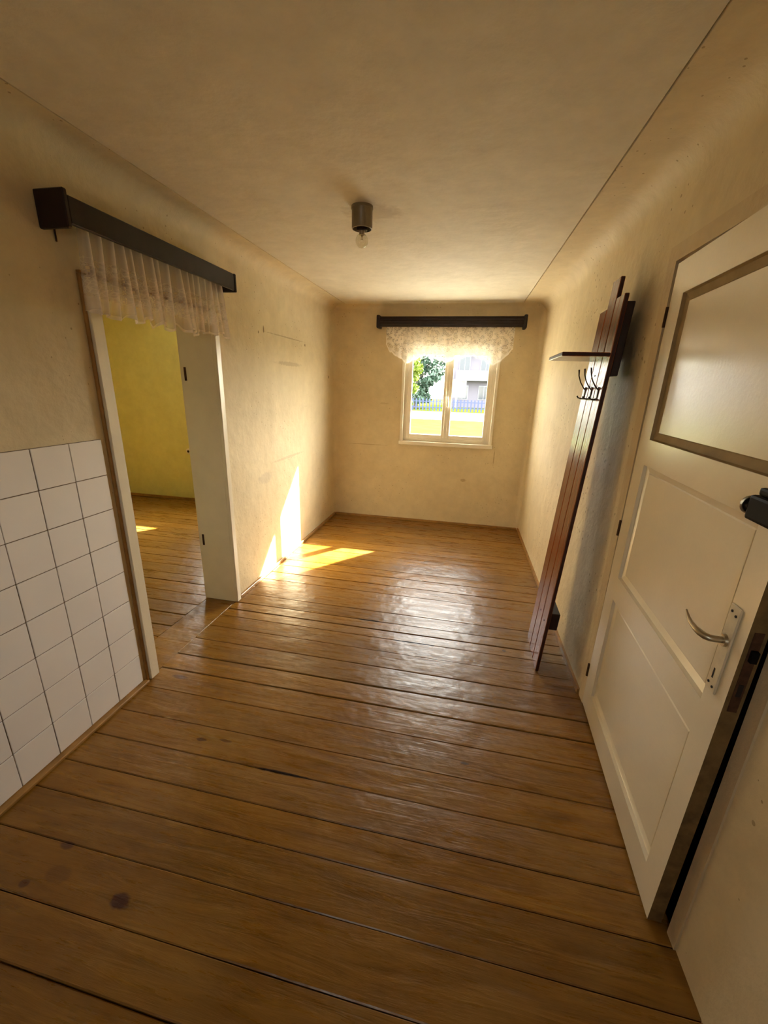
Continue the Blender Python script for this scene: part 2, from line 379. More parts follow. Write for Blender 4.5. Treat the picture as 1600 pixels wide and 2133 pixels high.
# ceiling panel between the two grooves
bm = B()
pts = [(GL + .0035, REAR), (XR(REAR) - GR - .0035, REAR), (XR(L) - GR - .0035, L), (GL + .0035, L)]
prism(bm, pts, 'z', H, H + 0.018)
ceiling = struct(obj('ceiling', bm, M_ceil))
bm = B(); bx(bm, (-T, REAR, H + 0.018), (2.6, L + TF, H + 0.12)); o = obj('ceiling_backing', bm, M_seam, ceiling)
# coved edge strips: a curved corner running into the flat strip beside each groove
def cove(name, xw, sgn, groove, RC, y0, y1, parent=None):
    bm = B(); prof = []
    for k in range(9):
        a = math.pi / 2 * k / 8
        prof.append((RC - RC * math.cos(a), H - RC + RC * math.sin(a)))
    prof.append((groove, H)); prof += [(groove, H + .018), (-0.02, H + .018), (-0.02, H - RC - .001)]
    n = len(prof); ys = [y0, y1]; rings = []
    for y in ys: rings.append([bm.verts.new((xw(y) + sgn * px, y, pz)) for px, pz in prof])
    for k in range(n): bm.faces.new((rings[0][k], rings[0][(k + 1) % n], rings[1][(k + 1) % n], rings[1][k]))
    bm.faces.new(rings[0]); bm.faces.new(rings[1][::-1])
    return struct(obj(name, bm, M_wall, smooth=True))
cove('trim_1', lambda y: 0.0, 1, GL - .0035, 0.085, REAR, L)
cove('trim_2', XR, -1, GR - .0035, 0.11, REAR, L)
# far wall: small curved corner against the ceiling
bm = B(); RCF = 0.045
prof = [(L - RCF + RCF * math.sin(math.pi / 2 * k / 7), H - RCF + RCF * math.cos(math.pi / 2 * k / 7)) for k in range(8)]
prof += [(L + .01, H - RCF), (L + .01, H + .012), (L - RCF, H + .012)]
prism(bm, prof, 'x', 0.0, XR(L)); struct(obj('trim_3', bm, M_wall, smooth=True))
# upright rounded corners left and right of the far wall
for nm, xc, s in (('trim_4', 0.0, 1), ('trim_5', XR(L), -1)):
    bm = B(); r = 0.05
    pts = [(xc + s * (r - r * math.cos(math.pi / 2 * k / 7)), L - r + r * math.sin(math.pi / 2 * k / 7)) for k in range(8)]
    pts += [(xc + s * r, L + .01), (xc - s * .01, L + .01), (xc - s * .01, L - r)]
    prism(bm, pts, 'z', 0.0, H - .01); struct(obj(nm, bm, M_wall, smooth=True))

# ---------------- floor boards
seams = [-1.58, -1.43, -1.28, -1.14, -0.99, -0.84, -0.70, -0.55, -0.405, -0.26, -0.11, 0.04, 0.19, 0.335, 0.492, 0.626, 0.786, 0.935, 1.058, 1.205, 1.351, 1.518, 1.670,
         1.80, 1.965, 2.11, 2.244, 2.335, 2.432, 2.56, 2.70, 2.83, 2.975, 3.12, 3.25, 3.40, 3.545, 3.68, 3.83, 3.97, 4.12, 4.26, 4.40, 4.55, 4.733]
bm = B(); bx(bm, (-T - 3.9, REAR, -0.12), (2.58, L + .02, -0.022)); floor = struct(obj('floor', bm, M_seam))
rb = random.Random(3)
def board(name, x0, x1, y0, y1, parent, seg=6, wob=0.0012, x0b=None, x1b=None):
    """a plank along x with slightly worn, wandering edges and a rounded arris"""
    bm = B(); z0 = rb.uniform(-.0015, .0008); tilt = rb.uniform(-.0018, .0018); rows = []
    for i in range(seg + 1):
        t = i / seg
        xa = x0 + (x1 - x0) * t; xb = (x0 if x0b is None else x0b) + ((x1 if x1b is None else x1b) - (x0 if x0b is None else x0b)) * t
        g0 = 0.0013 + rb.uniform(-wob, wob) * 0.7; g1 = 0.0013 + rb.uniform(-wob, wob) * 0.7
        zz = z0 + rb.uniform(-.0007, .0007)
        pr = [(y0 + g0, zz - .020), (y0 + g0, zz - .0028 - tilt), (y0 + g0 + .003, zz - tilt), ((y0 + y1) / 2, zz + .0006), (y1 - g1 - .003, zz + tilt), (y1 - g1, zz - .0028 + tilt), (y1 - g1, zz - .020)]
        rows.append([bm.verts.new((xa + (xb - xa) * (yy - y0) / (y1 - y0), yy, zc)) for yy, zc in pr])
    for a, b in zip(rows, rows[1:]):
        for k in range(6): bm.faces.new((a[k], a[k + 1], b[k + 1], b[k]))
        bm.faces.new((a[6], a[0], b[0], b[6]))
    bm.faces.new(rows[0]); bm.faces.new(rows[-1][::-1])
    return obj(name, bm, M_floor, parent, smooth=True)
for y0, y1 in zip(seams, seams[1:]):
    xl = 0.004
    board('floor_board', xl, XR(y0) + .012, y0, y1, floor, x0b=xl, x1b=XR(y1) + .012)
# threshold plank in the doorway, running the other way
bm = B(); bx(bm, (-T + .004, 1.605, -.02), (0.0005, 2.448, -0.0005), 0.001); obj('threshold_board', bm, M_floor, floor)
ys = 0.15
while ys < L - .05:
    y2 = min(ys + rb.choice((.125, .14, .15, .135)), L)
    if L - y2 < .06: y2 = L
    board('floor_board', -T - 3.85, -T + .002, ys, y2, floor, 8); ys = y2

# ---------------- baseboards
def strip(name, a, b, mat=M_base, bev=.004):
    bm = B(); bx(bm, a, b, bev); return struct(obj(name, bm, mat))
strip('baseboard_left_front', (0.0, REAR, 0.0), (0.034, 1.545, 0.017))
strip('baseboard_left_back', (0.0, 2.482, 0.0), (0.022, L, 0.026))
strip('baseboard_far', (0.022, L - .02, 0.0), (XR(L) - .02, L, 0.024))
bm = B()
for y0, y1 in ((2.005, L),):
    prism(bm, [(XR(y0) - .014, y0), (XR(y0), y0), (XR(y1), y1), (XR(y1) - .014, y1)], 'z', 0.0, 0.028)
struct(obj('baseboard_right', bm, M_base))

# ---------------- tiles on the left wall (each a part of the wall)
grout_bm = B(); PY = 0.1555; bx(grout_bm, (0.0, 1.529 - 13 * PY, 0.018), (0.0045, 1.529, 1.269)); obj('grout', grout_bm, M_grout, wall_left)
rt = random.Random(5); rows_z = [0.018 + i * 0.1564 for i in range(9)]
tm = None
for c in range(13):
    for r in range(8):
        bm = B(); j = rt.uniform(-.0006, .0006)
        y1 = 1.529 - c * PY; y0 = y1 - PY
        w = 0.0017
        bx(bm, (0.0, y0 + w + j, rows_z[r] + w), (0.0078 + rt.uniform(0, .0008), y1 - w + j, rows_z[r + 1] - w), 0.0014)
        obj('tile', bm, M_tile, wall_left)

# ---------------- doorway in the left wall (door_1): lining and casings
d1 = empty('door_1', (0, 2.03, 0), kind='structure')
def part(name, a, b, mat, parent, bev=.003): return box_obj(name, a, b, mat, parent, bev)
part('jamb', (-T - .012, 1.600, 0), (0.004, 1.628, 1.845), M_white, d1)          # near lining
part('jamb', (-T - .012, 2.428, 0), (0.004, 2.452, 1.845), M_white, d1)          # far lining
part('head_lining', (-T - .012, 1.600, 1.838), (0.004, 2.452, 1.862), M_white, d1)
part('casing', (0.0, 1.566, 0), (0.024, 1.626, 1.905), M_white, d1)
part('casing', (0.0, 2.430, 0), (0.024, 2.478, 1.905), M_white, d1)
part('casing', (0.0005, 1.6265, 1.838), (0.0235, 2.4295, 1.9045), M_white, d1)
part('casing_edge_strip', (0.0, 1.553, 0), (0.013, 1.5655, 1.912), M_base, d1, .002)
part('casing_edge_strip', (0.0, 1.553, 1.9125), (0.020, 2.49, 1.922), M_base, d1, .002)
part('casing', (-T - .024, 1.55, 0), (-T, 1.60, 1.92), M_white, d1); part('casing', (-T - .024, 2.452, 0), (-T, 2.50, 1.92), M_white, d1)
part('casing', (-T - .024, 1.601, 1.845), (-T, 2.451, 1.92), M_white, d1)
part('hinge_leaf', (-T + .015, 2.4245, 1.52), (-T + .03, 2.4285, 1.60), M_rust, d1, .001)
part('hinge_leaf', (-T + .015, 2.4245, .42), (-T + .03, 2.4285, .50), M_rust, d1, .001)

# ---------------- side room shell
SX0 = -T - 3.85
facade(SX0 - .2, -T / 2 - .0005, -1.85, -0.62, 'wall_side_room_far', M_yellow)
box_obj('wall_side_room_left', (SX0 - .2, 0.1, -.1), (SX0, L, H + .1), M_yellow)['kind'] = 'structure'
box_obj('wall_side_room_rear', (SX0 - .2, -0.05, -.1), (-T, 0.12, H + .1), M_yellow)['kind'] = 'structure'
box_obj('ceiling_side_room', (SX0 - .2, 0, H), (-T, L + TF, H + .12), M_ceil)['kind'] = 'structure'
bm = B(); bx(bm, (-T - .004, .12, 0), (-T, 1.55, H)); bx(bm, (-T - .004, 2.50, 0), (-T, L, H)); bx(bm, (-T - .004, 1.55, 1.92), (-T, 2.50, H))
struct(obj('wall_side_room_right', bm, M_yellow))
strip('baseboard_side_room_far', (SX0, L - .018, 0.0), (-T - .005, L, 0.035))
# outlet on the yellow wall
t = empty('wall_outlet', (-1.955, L, 0.62), 'small round white wall outlet low on the yellow wall of the side room', 'outlet')
bm = B(); lathe(bm, (-1.955, L - .004, 0.655), [(.038, .004), (.038, -.004), (.032, -.010), (.02, -.012)], 20, 'y'); obj('cover', bm, M_plastic, t, True)
bm = B(); lathe(bm, (-1.955, L - .0165, 0.655), [(.016, .004), (.016, 0)], 14, 'y'); obj('socket_hole', bm, M_hole, t, True)

# ---------------- windows
def window(name, wx0, wx1, handle=True, vis=True):
    w = empty(name, ((wx0 + wx1) / 2, L, WZ0), kind='structure')
    cw = 0.030
    # thin raised casing on the wall
    bm = B(); bx(bm, (wx0 - cw, L - .014, WZ0 - cw), (wx0, L, WZ1 + cw), .003); obj('casing', bm, M_win, w)
    bm = B(); bx(bm, (wx1, L - .014, WZ0 - cw), (wx1 + cw, L, WZ1 + cw), .003); obj('casing', bm, M_win, w)
    bm = B(); bx(bm, (wx0, L - .0145, WZ1), (wx1, L, WZ1 + cw), .003); obj('casing', bm, M_win, w)
    bm = B(); bx(bm, (wx0 - cw - .01, L - .022, WZ0 - cw - .012), (wx1 + cw + .01, L, WZ0), .004); obj('sill', bm, M_win, w)
    # fixed frame
    y0, y1 = L + .035, L + .085; fw = .045
    bm = B(); bx(bm, (wx0, y0, WZ0), (wx0 + fw, y1, WZ1)); bx(bm, (wx1 - fw, y0, WZ0), (wx1, y1, WZ1)); bx(bm, (wx0 + fw, y0, WZ0), (wx1 - fw, y1, WZ0 + fw)); bx(bm, (wx0 + fw, y0, WZ1 - fw), (wx1 - fw, y1, WZ1))
    obj('window_frame', bm, M_win, w)
    # two casements
    xm = wx0 + (wx1 - wx0) * .492; sw = .045; ys0, ys1 = L + .028, L + .070
    for (a, b, hinge) in ((wx0 + fw - .012, xm, 0), (xm + .002, wx1 - fw + .012, 1)):
        z0, z1 = WZ0 + fw - .012, WZ1 - fw + .012
        bm = B(); bx(bm, (a, ys0, z0), (a + sw, ys1, z1), .004); bx(bm, (b - sw, ys0, z0), (b, ys1, z1), .004)
        bx(bm, (a + sw - .004, ys0 + .001, z0), (b - sw + .004, ys1 - .001, z0 + sw), .004); bx(bm, (a + sw - .004, ys0 + .001, z1 - sw), (b - sw + .004, ys1 - .001, z1), .004)
        s = obj('casement', bm, M_win, w)
        bm = B(); bx(bm, (a + sw - .006, (ys0 + ys1) / 2 - .0015, z0 + sw - .006), (b - sw + .006, (ys0 + ys1) / 2 + .0015, z1 - sw + .006)); obj('pane', bm, M_glass, s)
    bm = B(); bx(bm, (xm - .018, ys0 - .010, WZ0 + fw), (xm + .020, ys0, WZ1 - fw), .004); obj('cover_strip', bm, M_win, w)
    if handle:
        bm = B(); bx(bm, (xm - .012, ys0 - .016, 1.36), (xm + .012, ys0 - .010, 1.50), .003); h = obj('handle_plate', bm, M_plastic, w)
        bm = B(); lathe(bm, (xm, ys0 - .016, 1.43), [(.009, 0), (.009, -.022)], 12, 'y'); tube(bm, [(xm, ys0 - .036, 1.44), (xm + .006, ys0 - .040, 1.40), (xm + .012, ys0 - .042, 1.35), (xm + .010, ys0 - .040, 1.325)], [.010, .009, .008, .009], 10)
        obj('lever', bm, M_plastic, h, True)
    # outer sill and outer reveal lining
    bm = B(); bx(bm, (wx0 - .02, y1, WZ0 - .03), (wx1 + .02, L + TF + .04, WZ0 + .004), .004); obj('outer_sill', bm, M_facade, w)
    return w
window('window_1', WX0, WX1)
window('window_2', -1.85, -0.62, handle=False)
# small unseen window added behind the camera to light the near half
w3 = empty('added_fill_window', (RW0, REAR, RZ0), kind='structure')
for a, b in (((RW0, REAR - .12, RZ0), (RW0 + .05, REAR - .06, RZ1)), ((RW1 - .05, REAR - .12, RZ0), (RW1, REAR - .06, RZ1)),
             ((RW0 + .05, REAR - .12, RZ0), (RW1 - .05, REAR - .06, RZ0 + .05)), ((RW0 + .05, REAR - .12, RZ1 - .05), (RW1 - .05, REAR - .06, RZ1))):
    part('window_frame', a, b, M_win, w3)
part('pane', (RW0 + .045, REAR - .092, RZ0 + .045), (RW1 - .045, REAR - .088, RZ1 - .045), M_glass, w3, 0)

# ---------------- right door (door_2)
A0 = Vector((2.251, 1.925)); A1 = Vector((2.222, 0.980)); DU = (A1 - A0).normalized(); DN = Vector((DU.y, -DU.x))   # DN points into the room (-x)
if DN.x > 0: DN = -DN
LW = 0.948; SHEAR = 0.018
def dp(s, t, z):   # s along the leaf from the hinge, t out of its face into the room, z up
    s2 = s + SHEAR * (z - .6)
    q = A0 + DU * s2 + DN * t; return (q.x, q.y, z)
def dbox(bm, s0, s1, t0, t1, z0, z1, bev=0.0):
    n0 = len(bm.verts); bm.verts.ensure_lookup_table()
    b2 = bmesh.new(); bx(b2, (s0, t0, z0), (s1, t1, z1), bev)
    vm = {v: bm.verts.new(dp(*v.co)) for v in b2.verts}
    for f in b2.faces: bm.faces.new([vm[v] for v in f.verts])
    b2.free()
d2 = empty('door_2', (A0.x, A0.y, 0.0), kind='structure')
TH = 0.038; Z0, Z1 = 0.010, 1.975
panels = [(0.104, 0.862, 1.354, 1.862), (0.104, 0.862, 0.762, 1.256), (0.104, 0.862, 0.130, 0.655)]
bm = B()
for (s0, s1, z0, z1) in ((0, .104, Z0, Z1), (.862, LW, Z0, Z1), (.104, .862, 1.862, Z1), (.104, .862, 1.256, 1.354), (.104, .862, .655, .762), (.104, .862, Z0, .130)):
    dbox(bm, s0, s1, -TH, 0, z0, z1)
leaf = obj('door_leaf', bm, [M_door, M_edge], d2)
for p in leaf.data.polygons:      # bare worn wood on the free edge
    if p.center.y + ORG[leaf.name].y < 0.995 and abs(p.normal.y) > 0.8: p.material_index = 1
for (s0, s1, z0, z1) in panels:
    upper = z0 > 1.3
    bm = B(); m = 0.026; dpt = -0.018; e = .0005
    def ring(i, t): return [bm.verts.new(dp(*q)) for q in ((s0 + i, t, z0 + i), (s1 - i, t, z0 + i), (s1 - i, t, z1 - i), (s0 + i, t, z1 - i))]
    r0 = ring(e, -.0008); r1 = ring(m * .12, -.012); r2 = ring(m, dpt); r3 = ring(m + .004, dpt + .003)
    for a, b in ((r0, r1), (r1, r2), (r2, r3)):
        for k in range(4): bm.faces.new((a[k], a[(k + 1) % 4], b[(k + 1) % 4], b[k]))
    bm.faces.new(r3)
    rb0 = ring(e, -.030); bm.faces.new(rb0[::-1])
    for k in range(4): bm.faces.new((rb0[k], rb0[(k + 1) % 4], r0[(k + 1) % 4], r0[k]))
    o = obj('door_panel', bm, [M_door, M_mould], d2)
    if upper:       # darker tan on the moulding faces of the top panel
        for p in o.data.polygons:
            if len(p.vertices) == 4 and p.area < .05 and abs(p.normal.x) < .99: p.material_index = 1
# frame around the opening, flush with the wall
def fr(bm, y0, y1, z0, z1, out=.004, t=.10):
    prism(bm, [(XR(y0) - out, y0), (XR(y0) + t, y0), (XR(y1) + t, y1), (XR(y1) - out, y1)], 'z', z0, z1)
bm = B(); fr(bm, 1.932, 2.0, 0, 2.05); fr(bm, .93, .972, 0, 2.05, .006); fr(bm, .972, 1.932, 1.992, 2.05)
obj('door_frame', bm, M_frame_r, d2)
bm = B(); fr(bm, 1.90, 1.932, 0, 1.992, -.047); fr(bm, .972, .99, 0, 1.992, -.047); fr(bm, .99, 1.90, 1.965, 1.992, -.047)
obj('door_stop', bm, M_edge, d2)
# handle plate, lever, keyhole
bm = B(); b2 = None
dbox(bm, .868, .912, 0, .006, .813, 1.052, .0025); pl = obj('handle_plate', bm, M_plate, d2); pl['label'] = 'long painted handle plate with keyhole'
for s, z in ((.882, 1.036), (.900, 1.030), (.880, .832), (.899, .828)):
    bm = B(); c = dp(s, .0062, z); lathe(bm, c, [(.0034, .0016), (.0034, -.0016)], 8, 'x'); obj('screw', bm, M_hole, pl)
bm = B(); dbox(bm, .885, .890, .004, .0068, .848, .876); obj('keyhole', bm, M_hole, pl)
bm = B()
tube(bm, [dp(.888, .005, .958), dp(.888, .012, .958)], [.017, .015], 14)
tube(bm, [dp(.888, .010, .958), dp(.888, .025, .958), dp(.887, .038, .958), dp(.882, .046, .959), dp(.870, .052, .960), dp(.852, .055, .961), dp(.830, .057, .964), dp(.808, .056, .970), dp(.788, .054, .979)],
     [.0082, .0082, .0086, .0088, .0086, .0074, .0060, .0046, .0028], 12)
lv = obj('lever_handle', bm, M_metal, d2, True); lv['label'] = 'curved metal lever handle'
# black rim lock with cylinder
bm = B(); dbox(bm, .864, .985, 0, .036, 1.262, 1.318, .007); rl = obj('rim_lock', bm, M_black, d2); rl['label'] = 'black box rim lock near the free edge'
bm = B(); dbox(bm, .872, .980, .004, .026, 1.318, 1.336, .006); obj('bolt_cover', bm, M_black, rl)
bm = B(); c0 = dp(.845, .020, 1.243)
tube(bm, [dp(.865, .020, 1.290), dp(.858, .020, 1.290), dp(.848, .020, 1.290)], [.014, .014, .016], 18); obj('knob', bm, M_black, rl, True)
bm = B()
pts = [dp(.848, .020 + .0185 * math.cos(a), 1.290 + .0185 * math.sin(a)) for a in [2 * math.pi * k / 20 for k in range(21)]]
tube(bm, pts, .0032, 6, False); obj('chrome_ring', bm, M_metal, rl, True)
# latch plate let into the edge, strike plate on the frame
bm = B(); dbox(bm, LW - .0005, LW + .0018, -.030, -.010, .80, 1.02, .0006); obj('latch_plate', bm, M_rust, d2)
bm = B(); dbox(bm, LW, LW + .012, -.028, -.014, .945, .975, .001); obj('latch_bolt', bm, M_black, d2)
bm = B(); dbox(bm, LW, LW + .0024, -.026, -.015, .845, .880, .0005); obj('deadbolt_slot', bm, M_hole, d2)
for z in (1.80, .955, .20):
    bm = B(); tube(bm, [dp(-.006, .002, z - .035), dp(-.006, .002, z + .035)], .0065, 10); obj('hinge', bm, M_rust, d2, True)
# dark passage behind the right door
bm = B(); x0 = 2.58
bx(bm, (3.6, .4, -.1), (3.7, 2.6, H + .1)); bx(bm, (2.46, .3, -.1), (3.7, .4, H + .1)); bx(bm, (2.46, 2.6, -.1), (3.7, 2.7, H + .1)); bx(bm, (2.46, .4, H), (3.6, 2.6, H + .1)); bx(bm, (2.59, .4, -.1), (3.6, 2.6, -.01))
struct(obj('wall_passage', bm, M_conc))
box_obj('floor_passage', (2.20, .935, -.11), (2.6, 1.995, -.022), M_floor)['kind'] = 'structure'

# ------------------------------------------------------------------ THINGS
# ceiling lamp
t = empty('ceiling_lamp', (0.963, 2.277, H), 'small cylindrical ceiling lamp holder with a bare clear bulb', 'lamp')
LC = (0.963, 2.277, 0)
bm = B(); lathe(bm, LC, [(.052, H), (.053, H - .012), (.050, H - .016), (.050, H - .090), (.049, H - .094), (.045, H - .095), (.043, H - .070), (.0, H - .070)], 32)
obj('lamp_holder', bm, M_bakelite, t, True)
bm = B(); lathe(bm, LC, [(.026, H - .0695), (.026, H - .098), (.022, H - .102), (.0, H - .102)], 24); obj('socket', bm, M_darkwood, t, True)
bm = B(); lathe(bm, LC, [(.0135, H - .100), (.0135, H - .114), (.0128, H - .118)], 16); obj('bulb_base', bm, M_metal, t, True)
bm = B(); prof = [(.012, H - .112), (.013, H - .118)]
cz, r = H - .143, .031
for k in range(1, 15):
    a = math.radians(65 - 155 * k / 14); prof.append((max(r * math.cos(a), .0001), cz + r * math.sin(a)))
lathe(bm, LC, prof, 24); obj('bulb', bm, M_bulb, t, True)
bm = B(); tube(bm, [(.963, 2.277, H - .112), (.963, 2.277, H - .128)], .003, 8); tube(bm, [(.957, 2.277, H - .140), (.960, 2.277, H - .137), (.966, 2.277, H - .137), (.969, 2.277, H - .140)], .0006, 5)
tube(bm, [(.962, 2.277, H - .126), (.957, 2.277, H - .140)], .0006, 5); tube(bm, [(.964, 2.277, H - .126), (.969, 2.277, H - .140)], .0006, 5)
obj('filament_stem', bm, M_metal, t, True)

# left cornice board above the doorway
t = empty('curtain_cornice', (0, 1.98, 2.03), 'dark brown box cornice high on the left wall over the doorway', 'cornice')
bm = B(); bx(bm, (.104, 1.452, 2.038), (.122, 2.522, 2.126), .003); obj('front_board', bm, M_darkwood, t)
bm = B(); bx(bm, (.012, 1.455, 2.112), (.1035, 2.520, 2.124), .002); obj('top_board', bm, M_darkwood, t)
for y in (1.432, 2.5225):
    bm = B(); bx(bm, (.0, y, 2.022 if y < 2 else 2.030), (.126, y + .019, 2.142 if y < 2 else 2.128), .004); obj('end_cap', bm, M_darkwood, t)
bm = B(); tube(bm, [(.070, 1.452, 2.066), (.070, 2.5215, 2.066)], .006, 10); obj('curtain_rail', bm, M_metal, t, True)
bm = B(); tube(bm, [(.004, 1.490, 2.05), (.004, 1.490, 1.998)], .003, 8); obj('nail', bm, M_rust, t, True)

# far cornice over the window (ridged rail with round-ended caps)
t = empty('curtain_cornice', (1.27, L, 2.10), 'dark ridged curtain rail with thick end caps above the window', 'cornice')
yc = 4.634
bm = B(); prof = []
for k in range(25):
    a = math.pi * k / 24 - math.pi / 2
    r = 0.046 + (0.004 if k % 4 < 2 else 0)
    prof.append((yc - .026 * math.cos(a) * (r / .046), 2.160 + r * math.sin(a)))
prof += [(yc + .012, 2.206), (yc + .012, 2.114)]
prism(bm, prof, 'x', .525, 1.985); obj('rail_front', bm, M_darkwood, t)
for x in (.508, 1.974):
    bm = B(); bx(bm, (x, 4.598, 2.098), (x + .034, L, 2.222), .012); obj('end_cap', bm, M_darkwood, t, True)
bm = B(); tube(bm, [(.55, 4.66, 2.15), (1.97, 4.66, 2.15)], .006, 8); obj('curtain_rail', bm, M_metal, t, True)

# curtains
def cloth(name, P, bottom, top, n, m, fold, mat, label, cat, extra_uv=1.0):
    """P(u,v)->point; a thin sheet with UV = metres along and up; uv.z is not available so hem distance is stored in a second loop value"""
def sheet(name, axis, a0, a1, base, topz, bot, fold, mat, nu=240, nv=26, thick=0.0):
    bm = B(); grid = []
    for i in range(nu + 1):
        u = i / nu; a = a0 + (a1 - a0) * u; zb = bot(a); col = []
        for j in range(nv + 1):
            v = j / nv; z = topz + (zb - topz) * v
            off, sh = fold(a, v)
            col.append((bm.verts.new((base + off, a + sh, z) if axis == 'y' else (a + sh, base + off, z)), (a, topz - z + 0.0, z - zb)))
        grid.append(col)
    lay = bm.loops.layers.uv.new('UVMap'); 
    for i in range(nu):
        for j in range(nv):
            q = (grid[i][j], grid[i + 1][j], grid[i + 1][j + 1], grid[i][j + 1])
            f = bm.faces.new([x[0] for x in q])
            for lp, x in zip(f.loops, q): lp[lay].uv = (x[1][0], x[1][1])
    return bm
# hem distance needs its own coordinate: swap the hem test for the V value stored in a vertex attribute
def with_hem(o, hem):
    at = o.data.attributes.new('hem', 'FLOAT', 'POINT'); at.data.foreach_set('value', hem)
for m in (M_sheer, M_lace):
    nt = m.node_tree; at = N(nt, 'ShaderNodeAttribute'); at.attribute_name = 'hem'
    for n in list(nt.nodes):
        if n.type == 'SEPXYZ':
            for l in list(nt.links):
                if l.from_node == n and l.from_socket.name == 'Z': nt.links.new(at.outputs['Fac'], l.to_socket)

rf = random.Random(11)
knots = []; y = 1.50
while y < 2.47: knots.append((y, rf.uniform(.006, .013), rf.uniform(.018, .034))); y += rf.choice((.045, .062, .085, .058))
def fold_left(a, v):
    off = 0.0
    for (c, w, h) in knots:
        c2 = c + (.012 * math.sin(c * 37)) * v
        off += h * math.exp(-((a - c2) / (w * (1 + .25 * v))) ** 2)
    off += .010 * math.sin(a * 21 + 1.5) * v
    return off * (0.55 + .65 * v), .006 * math.sin(a * 60) * v - .030 * v * max(0, 1 - (a - 1.52) / .35)
def bot_left(a):
    t = (a - 1.50) / .95
    return 1.748 + .020 * abs(math.sin(a * 27)) + .010 * math.sin(a * 63) - .012 * math.exp(-((a - 1.69) / .02) ** 2) - .02 * math.exp(-((a - 2.16) / .03) ** 2) + .016 * t
bm = sheet('x', 'y', 1.525, 2.462, .066, 2.062, bot_left, fold_left, M_sheer, 420, 22)
bm.verts.index_update()
hem = [v.co.z - bot_left(min(max(v.co.y, 1.5), 2.45)) for v in bm.verts]
def gather(a, z):
    v = min(max((2.062 - z) / .31, 0), 1); g = 0
    for (c, w, h) in knots: g += math.exp(-((a - (c + (.012 * math.sin(c * 37)) * v)) / (.0045 + .0025 * v)) ** 2) * min(1, h / .026)
    return min(g, 1)
gat = [gather(v.co.y + .030 * min(max((2.062 - v.co.z) / .31, 0), 1) * max(0, 1 - (v.co.y - 1.5) / .35), v.co.z) for v in bm.verts]
o = obj('doorway_valance', bm, M_sheer, smooth=True, origin=(.075, 1.98, 2.062)); o.data.attributes
with_hem(o, hem); ga_ = o.data.attributes.new('gather', 'FLOAT', 'POINT'); ga_.data.foreach_set('value', gat); tag(o, 'short gathered sheer white valance hanging over the doorway', 'curtain')
def pw(x, pts):
    for (a, b), (c, d) in zip(pts, pts[1:]):
        if x <= c:
            t = max(0, (x - a) / (c - a)); t = t * t * (3 - 2 * t); return b + (d - b) * t
    return pts[-1][1]
def bot_far(x):
    z = pw(x, [(.60, 1.95), (.655, 1.872), (.74, 1.825), (.84, 1.765), (.90, 1.80), (1.05, 1.85), (1.18, 1.80), (1.25, 1.782), (1.33, 1.81), (1.48, 1.86), (1.62, 1.82), (1.735, 1.765), (1.79, 1.80), (1.86, 1.86), (1.905, 1.92)])
    return z - .010 * abs(math.sin(x * 52))
def fold_far(a, v): return (.005 * math.sin(a * 31) + .003 * math.sin(a * 77 + 1)) * (.3 + v), 0.0
bm = sheet('x', 'x', .605, 1.905, 4.665, 2.144, bot_far, fold_far, M_lace, 220, 24)
bm.verts.index_update(); hem = [v.co.z - bot_far(v.co.x) for v in bm.verts]
o = obj('window_valance', bm, M_lace, smooth=True, origin=(1.25, 4.665, 2.144)); with_hem(o, hem); tag(o, 'short patterned cream lace valance with scalloped hem at the window', 'curtain')

# coat rack leaning on the right wall
RS = 0.0565; RX = 2.047
def rx(z, t=0.0): return RX + RS * z + t
def rbox(bm, y0, y1, z0, z1, t0, t1, bev=0.0, zt=None):
    b2 = bmesh.new(); bx(b2, (t0, y0, z0), (t1, y1, z1), bev)
    vm = {v: bm.verts.new((rx(v.co.z, v.co.x), v.co.y, v.co.z)) for v in b2.verts}
    for f in b2.faces: bm.faces.new([vm[v] for v in f.verts])
    b2.free()
t = empty('coat_rack', (RX + .05, 2.32, 0), 'tall reddish brown three-plank coat rack leaning against the right wall', 'coat rack')
for (y0, y1, zt) in ((2.142, 2.256, 1.93), (2.264, 2.378, 2.02), (2.386, 2.500, 1.905)):
    bm = B(); rbox(bm, y0, y1, 0.0015, zt, 0, .019, .003); o = obj('plank', bm, [M_rack, M_rackedge], t)
    for p in o.data.polygons:
        if abs(p.normal.y) > .8: p.material_index = 1  # darker brown on the side faces of each plank
for z0, z1, dd in ((1.595, 1.90, .042), (.27, .37, .045)):
    bm = B(); rbox(bm, 2.152, 2.490, z0, z1, .0195, .0195 + dd * (1 if z0 < 1 else .8), .003); obj('batten', bm, M_darkwood, t)
bm = B(); prism(bm, [(rx(1.75) + .0535, 2.36), (XR(2.36) - .001, 2.36), (XR(2.46) - .001, 2.46), (rx(1.75) + .0535, 2.46)], 'z', 1.68, 1.80); obj('wall_spacer', bm, M_darkwood, t)
bm = B(); bx(bm, (1.940, 2.142, 1.676), (rx(1.69) - .0005, 2.500, 1.694), .003); sh = obj('shelf', bm, [M_rack, M_rackedge], t)
for p in sh.data.polygons:
    if abs(p.normal.z) < .5: p.material_index = 1  # same darker brown around the shelf's rim
for yk in (2.200, 2.321, 2.443):
    bm = B(); x0 = rx(1.515)
    bx(bm, (x0 - .004, yk - .008, 1.488), (x0 + .0005, yk + .008, 1.548), .0015)
    tube(bm, [(x0 - .002, yk, 1.535), (x0 - .014, yk, 1.548), (x0 - .030, yk, 1.572), (x0 - .042, yk, 1.602), (x0 - .046, yk, 1.632)], [.0036, .0032, .003, .003, .0042], 8)
    tube(bm, [(x0 - .002, yk, 1.494), (x0 - .016, yk, 1.490), (x0 - .030, yk, 1.494), (x0 - .036, yk, 1.503)], [.0034, .003, .003, .004], 8)
    obj('hook', bm, M_bronze, t, True)
